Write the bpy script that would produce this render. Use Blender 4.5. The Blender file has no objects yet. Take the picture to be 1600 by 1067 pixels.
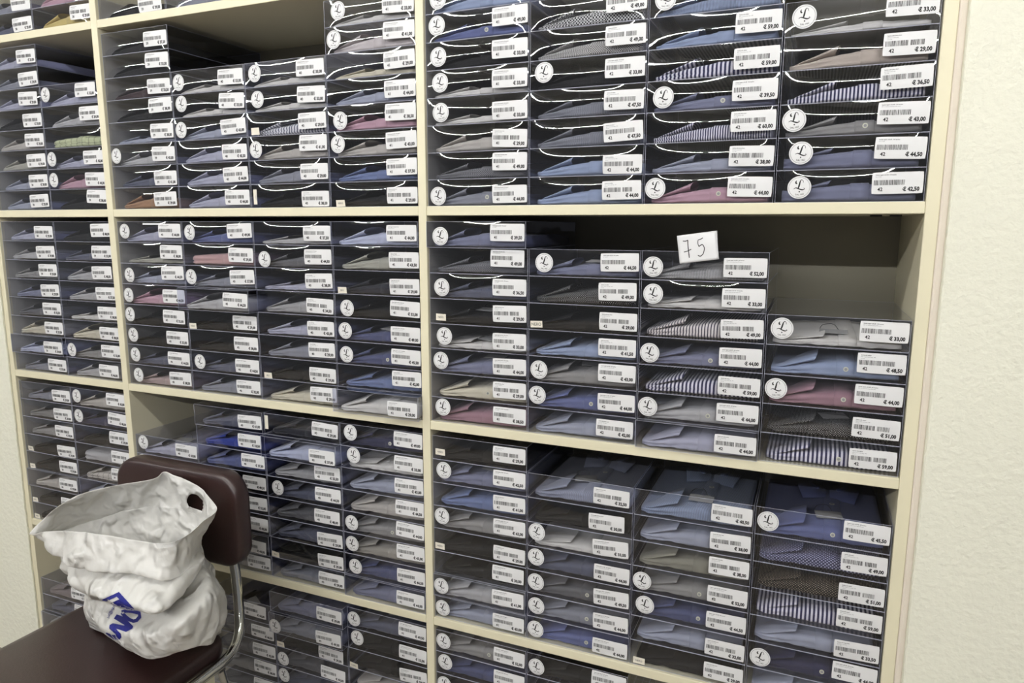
import bpy, math, random
from mathutils import Vector, Matrix
from mathutils.bvhtree import BVHTree
SC = bpy.context.scene
C = SC.collection
Z0 = 1.52                                   # height of the second shelf board above the floor
# ---------------------------------------------------------------- camera
cam_d = bpy.data.cameras.new('camera'); cam = bpy.data.objects.new('camera', cam_d); C.objects.link(cam)
cam_d.sensor_width = 36.0; cam_d.lens = 36.0*1108.605/1600; cam_d.clip_start = .02
a, b, c = math.radians(23.04368812), math.radians(80.68340479), math.radians(0.10206595)
Rm = Matrix.Rotation(a, 3, 'Z') @ Matrix.Rotation(b, 3, 'X') @ Matrix.Rotation(c, 3, 'Z')
cam.matrix_world = Matrix.Translation((-.16726108, -1.41548777, -.04144643+Z0)) @ Rm.to_4x4()
SC.camera = cam
# ---------------------------------------------------------------- world, lamps, exposure
SC.view_settings.view_transform = 'Standard'; SC.view_settings.look = 'None'
SC.view_settings.exposure = -0.35; SC.view_settings.gamma = 1.0; SC.view_settings.use_curve_mapping = False
SC.cycles.transparent_max_bounces = 28; SC.cycles.max_bounces = 8; SC.cycles.glossy_bounces = 4
SC.cycles.diffuse_bounces = 3; SC.cycles.caustics_reflective = False; SC.cycles.caustics_refractive = False
W = bpy.data.worlds.new('world'); SC.world = W; W.use_nodes = True
W.node_tree.nodes['Background'].inputs[0].default_value = (.95, .96, 1.0, 1); W.node_tree.nodes['Background'].inputs[1].default_value = .30
TUBES = [(-3.9, 2.67, x_, 190) for x_ in (-6.12, -4.66, -3.2, -1.74, -.28, 1.18)]+[(-1.35, 2.67, x_, 100) for x_ in (-2.3, -.84, .62)]

# ---------------------------------------------------------------- materials
def lin(v):
    v = v/255.0
    return v/12.92 if v <= .04045 else ((v+.055)/1.055)**2.4
def rgb(t): return (lin(t[0]), lin(t[1]), lin(t[2]), 1)
class N:                                    # tiny node helper
    def __init__(s, name):
        s.m = bpy.data.materials.new(name); s.m.use_nodes = True; s.t = s.m.node_tree; s.t.nodes.clear()
        s.out = s.t.nodes.new('ShaderNodeOutputMaterial')
    def n(s, typ, **kw):
        nd = s.t.nodes.new('ShaderNode'+typ)
        for k, v in kw.items(): setattr(nd, k, v)
        return nd
    def l(s, x, y): s.t.links.new(x, y)
    def math(s, op, x, y=None):
        nd = s.n('Math', operation=op)
        for i, v in enumerate((x, y)):
            if v is None: continue
            if isinstance(v, (int, float)): nd.inputs[i].default_value = v
            else: s.l(v, nd.inputs[i])
        return nd.outputs[0]
def principled(name, col, rough=.6, metal=0, bump=None, spec=.5, vary=.0, vscale=30):
    g = N(name); p = g.n('BsdfPrincipled'); g.l(p.outputs[0], g.out.inputs[0])
    p.inputs['Base Color'].default_value = rgb(col); p.inputs['Roughness'].default_value = rough
    p.inputs['Metallic'].default_value = metal; p.inputs['Specular IOR Level'].default_value = spec
    tc = g.n('TexCoord')
    if vary:
        no = g.n('TexNoise'); no.inputs['Scale'].default_value = vscale; g.l(tc.outputs['Object'], no.inputs['Vector'])
        mx = g.n('MixRGB'); mx.inputs[1].default_value = rgb(col)
        mx.inputs[2].default_value = tuple(x*(1-vary) for x in rgb(col)[:3])+(1,)
        g.l(no.outputs[0], mx.inputs[0]); g.l(mx.outputs[0], p.inputs['Base Color'])
    if bump:
        no = g.n('TexNoise'); no.inputs['Scale'].default_value = bump[0]; no.inputs['Detail'].default_value = 6
        g.l(tc.outputs['Object'], no.inputs['Vector'])
        bp = g.n('Bump'); bp.inputs['Strength'].default_value = bump[1]; bp.inputs['Distance'].default_value = bump[2]
        g.l(no.outputs[0], bp.inputs['Height']); g.l(bp.outputs[0], p.inputs['Normal'])
    return g.m
def film(name, tint, f0, rough, haze):
    g = N(name); ge = g.n('NewGeometry'); dot = g.n('VectorMath', operation='DOT_PRODUCT')
    g.l(ge.outputs['Incoming'], dot.inputs[0]); g.l(ge.outputs['Normal'], dot.inputs[1])
    x = g.math('SUBTRACT', 1.0, g.math('ABSOLUTE', dot.outputs['Value'])); x = g.math('POWER', x, 3.2)
    fac = g.math('ADD', g.math('MULTIPLY', x, 1-f0), f0)
    tr = g.n('BsdfTransparent'); tr.inputs[0].default_value = tint
    df = g.n('BsdfDiffuse'); df.inputs[0].default_value = (.8, .82, .9, 1)
    gl = g.n('BsdfGlossy'); gl.inputs['Roughness'].default_value = rough; gl.inputs[0].default_value = (1, 1, 1, 1)
    m1 = g.n('MixShader'); m1.inputs[0].default_value = haze; g.l(tr.outputs[0], m1.inputs[1]); g.l(df.outputs[0], m1.inputs[2])
    m2 = g.n('MixShader'); g.l(fac, m2.inputs[0]); g.l(m1.outputs[0], m2.inputs[1]); g.l(gl.outputs[0], m2.inputs[2])
    g.l(m2.outputs[0], g.out.inputs[0]); return g.m
M = {}
M['cream'] = principled('cream_paint', (232, 225, 196), .45, bump=(60, .05, .002), vary=.05, vscale=4)
M['inner_shade'] = principled('cabinet_inside_shade', (150, 145, 128), .6, vary=.05, vscale=4)  # cream back panel, with the shade inside the cells put into a darker colour
M['wall'] = principled('plaster', (238, 237, 220), .9, bump=(75, .6, .005), vary=.04, vscale=6)
M['wall_edge'] = principled('plaster_edge', (226, 216, 202), .9, bump=(60, .3, .004))
M['floor'] = principled('floor_tile', (150, 140, 128), .5, vary=.15, vscale=8)
M['ceil'] = principled('ceiling_paint', (235, 235, 230), .9)
M['film'] = film('clear_film', (.945, .95, .975, 1), .06, .02, .004)
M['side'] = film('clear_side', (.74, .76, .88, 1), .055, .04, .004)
M['edge'] = principled('film_edge', (190, 193, 210), .3)
M['paper'] = principled('label_paper', (228, 228, 229), .55)
M['tagp'] = principled('tag_paper', (232, 226, 212), .6)
M['ink'] = principled('ink', (22, 20, 22), .6)
M['ink2'] = principled('ink_grey', (95, 95, 98), .6)
M['button'] = principled('button', (205, 205, 185), .3)
M['string'] = principled('string', (30, 30, 34), .7)
M['card'] = principled('hang_tag_card', (150, 150, 150), .6)
M['chrome'] = principled('chrome', (200, 200, 195), .12, metal=1)
M['vinyl'] = principled('brown_vinyl', (46, 28, 27), .32, bump=(220, .12, .002), spec=.6)
M['black'] = principled('black_plastic', (20, 20, 20), .5)
def tube_mat(name, power):
    g = N(name); e = g.n('Emission'); e.inputs[0].default_value = (1, .998, .985, 1); e.inputs[1].default_value = power
    g.l(e.outputs[0], g.out.inputs[0]); return g.m

COL = dict(slate=(118, 124, 168), lslate=(158, 166, 196), slateg=(138, 142, 162), dslate=(84, 90, 122), lblue=(138, 162, 214),
  mblue=(96, 120, 190), blue=(84, 98, 176), royal=(40, 60, 165), dblue=(68, 78, 140), navy=(40, 42, 92), navyd=(34, 36, 52), lav=(172, 174, 208),
  lavb=(180, 190, 232), grey=(152, 149, 147), lgrey=(184, 183, 186), dgrey=(98, 98, 106), white=(222, 218, 212), whitep=(214, 200, 200),
  cream=(226, 214, 178), beige=(206, 184, 164), beigew=(196, 187, 176), beigeg=(168, 160, 146), olive=(148, 144, 122), olivel=(178, 176, 156),
  tan=(172, 128, 92), pink=(212, 146, 172), dpink=(178, 116, 136), dpinkb=(184, 150, 148), salmon=(216, 154, 152), mauve=(140, 122, 126),
  black=(20, 20, 23), blackt=(22, 19, 17), maroon=(66, 34, 40), hound=(190, 190, 190), greystr=(150, 150, 160), purple=(60, 52, 82),
  yellow=(218, 194, 112), green=(186, 194, 150), bluestr=(150, 160, 200))
for k_ in COL:
    v_ = COL[k_]; g_ = sum(v_)/3; f_ = .58 if k_ not in ('yellow', 'green', 'royal', 'tan') else .85
    COL[k_] = tuple((g_+(x-g_)*f_)*.97 for x in v_)
SM = {}
def shirt_mat(cn, pat):
    key = cn+'_'+pat
    if key in SM: return SM[key]
    g = N('shirt_fabric_'+key); p = g.n('BsdfPrincipled'); g.l(p.outputs[0], g.out.inputs[0])
    p.inputs['Roughness'].default_value = .75; p.inputs['Specular IOR Level'].default_value = .25
    p.inputs['Sheen Weight'].default_value = .0 if cn.startswith('black') else .15
    col = COL[cn]; tc = g.n('TexCoord'); sx = g.n('SeparateXYZ'); g.l(tc.outputs['Object'], sx.inputs[0])
    def mix(f, c1, c2):
        mx = g.n('MixRGB'); mx.inputs[1].default_value = rgb(c1); mx.inputs[2].default_value = rgb(c2)
        g.l(f, mx.inputs[0]); g.l(mx.outputs[0], p.inputs['Base Color'])
    def duty(axis, per, d):
        v = g.math('FRACT', g.math('DIVIDE', sx.outputs[axis], per)); return g.math('GREATER_THAN', v, d)
    yz = g.math('ADD', sx.outputs[1], sx.outputs[2])
    def duty2(per, d, ph=0.0):
        v = g.math('FRACT', g.math('ADD', g.math('DIVIDE', yz, per), ph)); return g.math('GREATER_THAN', v, d)
    if pat == 'p':
        no = g.n('TexNoise'); no.inputs['Scale'].default_value = 14; g.l(tc.outputs['Object'], no.inputs['Vector'])
        mix(no.outputs[0], col, tuple(v*.88 for v in col))
    elif pat in ('s1', 's2', 's3', 's4'):
        per = {'s1': .0078, 's2': .0046, 's3': .0062, 's4': .0060 if cn != 'greystr' else .0085}[pat]
        light = {'purple': (214, 208, 206), 'greystr': (206, 206, 212)}.get(cn, (214, 212, 222))
        dark = {'greystr': (66, 68, 92)}.get(cn, (36, 36, 74) if cn == 'navy' else (46, 40, 62))
        mix(duty(0, per, .5 if pat != 's4' else .36), dark, light)
    elif pat == 'f': mix(duty(0, .0021, .5), col, tuple(v*.62 for v in col))
    elif pat in ('h', 'H'):
        per = .0022 if pat == 'h' else .0032
        ch = g.n('TexChecker'); ch.inputs['Scale'].default_value = 1/per; g.l(tc.outputs['Object'], ch.inputs['Vector'])
        mix(ch.outputs['Fac'], (205, 205, 205) if pat == 'H' else tuple(min(255, v*1.35) for v in col), (24, 24, 28) if pat == 'H' else tuple(v*.55 for v in col))
    elif pat in ('d', 'D'):
        per = (.0044 if cn == 'black' else .0056) if pat == 'd' else .0066
        u = g.math('SUBTRACT', g.math('FRACT', g.math('DIVIDE', sx.outputs[0], per)), .5)
        v = g.math('SUBTRACT', g.math('FRACT', g.math('DIVIDE', yz, per)), .5)
        r1 = g.math('LESS_THAN', g.math('ADD', g.math('POWER', g.math('ABSOLUTE', u), 2.0), g.math('POWER', g.math('ABSOLUTE', v), 2.0)), .022 if pat == 'd' else .05)
        u2 = g.math('SUBTRACT', g.math('FRACT', g.math('ADD', g.math('DIVIDE', sx.outputs[0], per), .5)), .5)
        v2 = g.math('SUBTRACT', g.math('FRACT', g.math('ADD', g.math('DIVIDE', yz, per), .5)), .5)
        r2 = g.math('LESS_THAN', g.math('ADD', g.math('POWER', g.math('ABSOLUTE', u2), 2.0), g.math('POWER', g.math('ABSOLUTE', v2), 2.0)), .022 if pat == 'd' else .05)
        mix(g.math('MAXIMUM', r1, r2), col, {'black': (190, 190, 190), 'blackt': (160, 148, 130)}.get(cn, (160, 162, 190)))
    elif pat == 'c':
        k = g.math('MULTIPLY', g.math('ADD', duty(0, .024, .82), duty2(.02, .8)), .5); mix(k, col, tuple(v*.6 for v in col))
    SM[key] = g.m; return g.m

# ---------------------------------------------------------------- mesh helpers
class MB:
    def __init__(s): s.v = []; s.f = []; s.mi = []
    def quad(s, a, b, c, d, m=0):
        n = len(s.v); s.v += [a, b, c, d]; s.f.append((n, n+1, n+2, n+3)); s.mi.append(m)
    def add(s, vs, fs, m=0):
        n = len(s.v); s.v += list(vs); s.f += [tuple(i+n for i in f) for f in fs]; s.mi += [m]*len(fs)
    def box(s, x0, x1, y0, y1, z0, z1, m=0):
        vs = [(x, y, z) for z in (z0, z1) for y in (y0, y1) for x in (x0, x1)]
        s.add(vs, [(0, 2, 3, 1), (4, 5, 7, 6), (0, 1, 5, 4), (2, 6, 7, 3), (0, 4, 6, 2), (1, 3, 7, 5)], m)
    def tube(s, pts, r, seg=12, m=0, cap=True, closed=False):
        pts = [Vector(p) for p in pts]; n = len(pts); base = len(s.v); up = Vector((0, 0, 1)); prev = None
        for i, p in enumerate(pts):
            if closed: d = pts[(i+1) % n]-pts[i-1]
            else: d = pts[min(i+1, n-1)]-pts[max(i-1, 0)]
            d.normalize()
            if prev is None:
                ref = up if abs(d.z) < .9 else Vector((1, 0, 0)); u = d.cross(ref).normalized()
            else: u = (prev-d*prev.dot(d)).normalized()
            prev = u; w = d.cross(u)
            rr = r[i] if isinstance(r, (list, tuple)) else r
            for k in range(seg):
                t = 2*math.pi*k/seg; s.v.append(tuple(p+(u*math.cos(t)+w*math.sin(t))*rr))
        for i in range(n if closed else n-1):
            for k in range(seg):
                a0 = base+i*seg+k; a1 = base+i*seg+(k+1) % seg; j = (i+1) % n
                b0 = base+j*seg+k; b1 = base+j*seg+(k+1) % seg
                s.f.append((a0, a1, b1, b0)); s.mi.append(m)
        if cap and not closed:
            s.f.append(tuple(base+k for k in range(seg))[::-1]); s.mi.append(m)
            s.f.append(tuple(base+(n-1)*seg+k for k in range(seg))); s.mi.append(m)
    def mesh(s, name, mats, smooth=False):
        me = bpy.data.meshes.new(name); me.from_pydata(s.v, [], s.f)
        for m in mats: me.materials.append(m)
        me.polygons.foreach_set('material_index', s.mi)
        if smooth: me.polygons.foreach_set('use_smooth', [True]*len(s.f))
        if smooth and name not in ('front_panel', 'bag_body'):
            import bmesh
            bm = bmesh.new(); bm.from_mesh(me); bmesh.ops.recalc_face_normals(bm, faces=bm.faces); bm.to_mesh(me); bm.free()
        me.update(); return me
    def build(s, name, mats, parent=None, smooth=False, loc=None):
        return link(name, s.mesh(name, mats if isinstance(mats, list) else [mats], smooth), parent, loc)
def link(name, me, parent=None, loc=None, mat=None):
    o = bpy.data.objects.new(name, me); C.objects.link(o)
    if parent: o.parent = parent
    if loc is not None: o.location = loc
    if mat: o.material_slots[0].link = 'OBJECT'; o.material_slots[0].material = mat
    return o
def empty(name, loc, rz=0): 
    o = bpy.data.objects.new(name, None); C.objects.link(o); o.location = loc; o.rotation_euler = (0, 0, rz); o.empty_display_size = .05; return o
def tag(o, label, cat, group=None):
    o['label'] = label; o['category'] = cat
    if group: o['group'] = group
    return o
def struct(o): o['kind'] = 'structure'; return o
def bevel(o, w, seg=2):
    m = o.modifiers.new('bevel', 'BEVEL'); m.width = w; m.segments = seg; m.limit_method = 'ANGLE'; return o

# ---------------------------------------------------------------- lettering (outlines of the built-in face, kept as plain 2D meshes)
GL = {}
def text2d(s, bold=0.0):
    k = (s, bold)
    if k in GL: return GL[k]
    cu = bpy.data.curves.new('t', 'FONT'); cu.body = s; cu.size = 1; cu.resolution_u = 2; cu.offset = bold
    o = bpy.data.objects.new('t', cu); C.objects.link(o)
    dg = bpy.context.evaluated_depsgraph_get(); me = bpy.data.meshes.new_from_object(o.evaluated_get(dg))
    vs = [(v.co.x, v.co.y) for v in me.vertices]; fs = [tuple(p.vertices) for p in me.polygons]
    bpy.data.objects.remove(o); bpy.data.curves.remove(cu); bpy.data.meshes.remove(me)
    if vs:
        x0 = min(v[0] for v in vs); y0 = 0; vs = [(x-x0, y-y0) for x, y in vs]; w = max(v[0] for v in vs)
    else: w = 0
    GL[k] = (vs, fs, w); return GL[k]
CAPH = max(v[1] for v in text2d('H')[0])
def put_text(mb, s, x, z, h, m, sx=1.0, bold=0.0, right=False, rot=0.0):
    vs, fs, w = text2d(s, bold); h = h/CAPH
    if right: x -= w*h*sx
    ca, sa = math.cos(rot), math.sin(rot)
    mb.add([(x+(u*h*sx)*ca-(v*h)*sa, 0, z+(u*h*sx)*sa+(v*h)*ca) for u, v in vs], fs, m)
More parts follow.
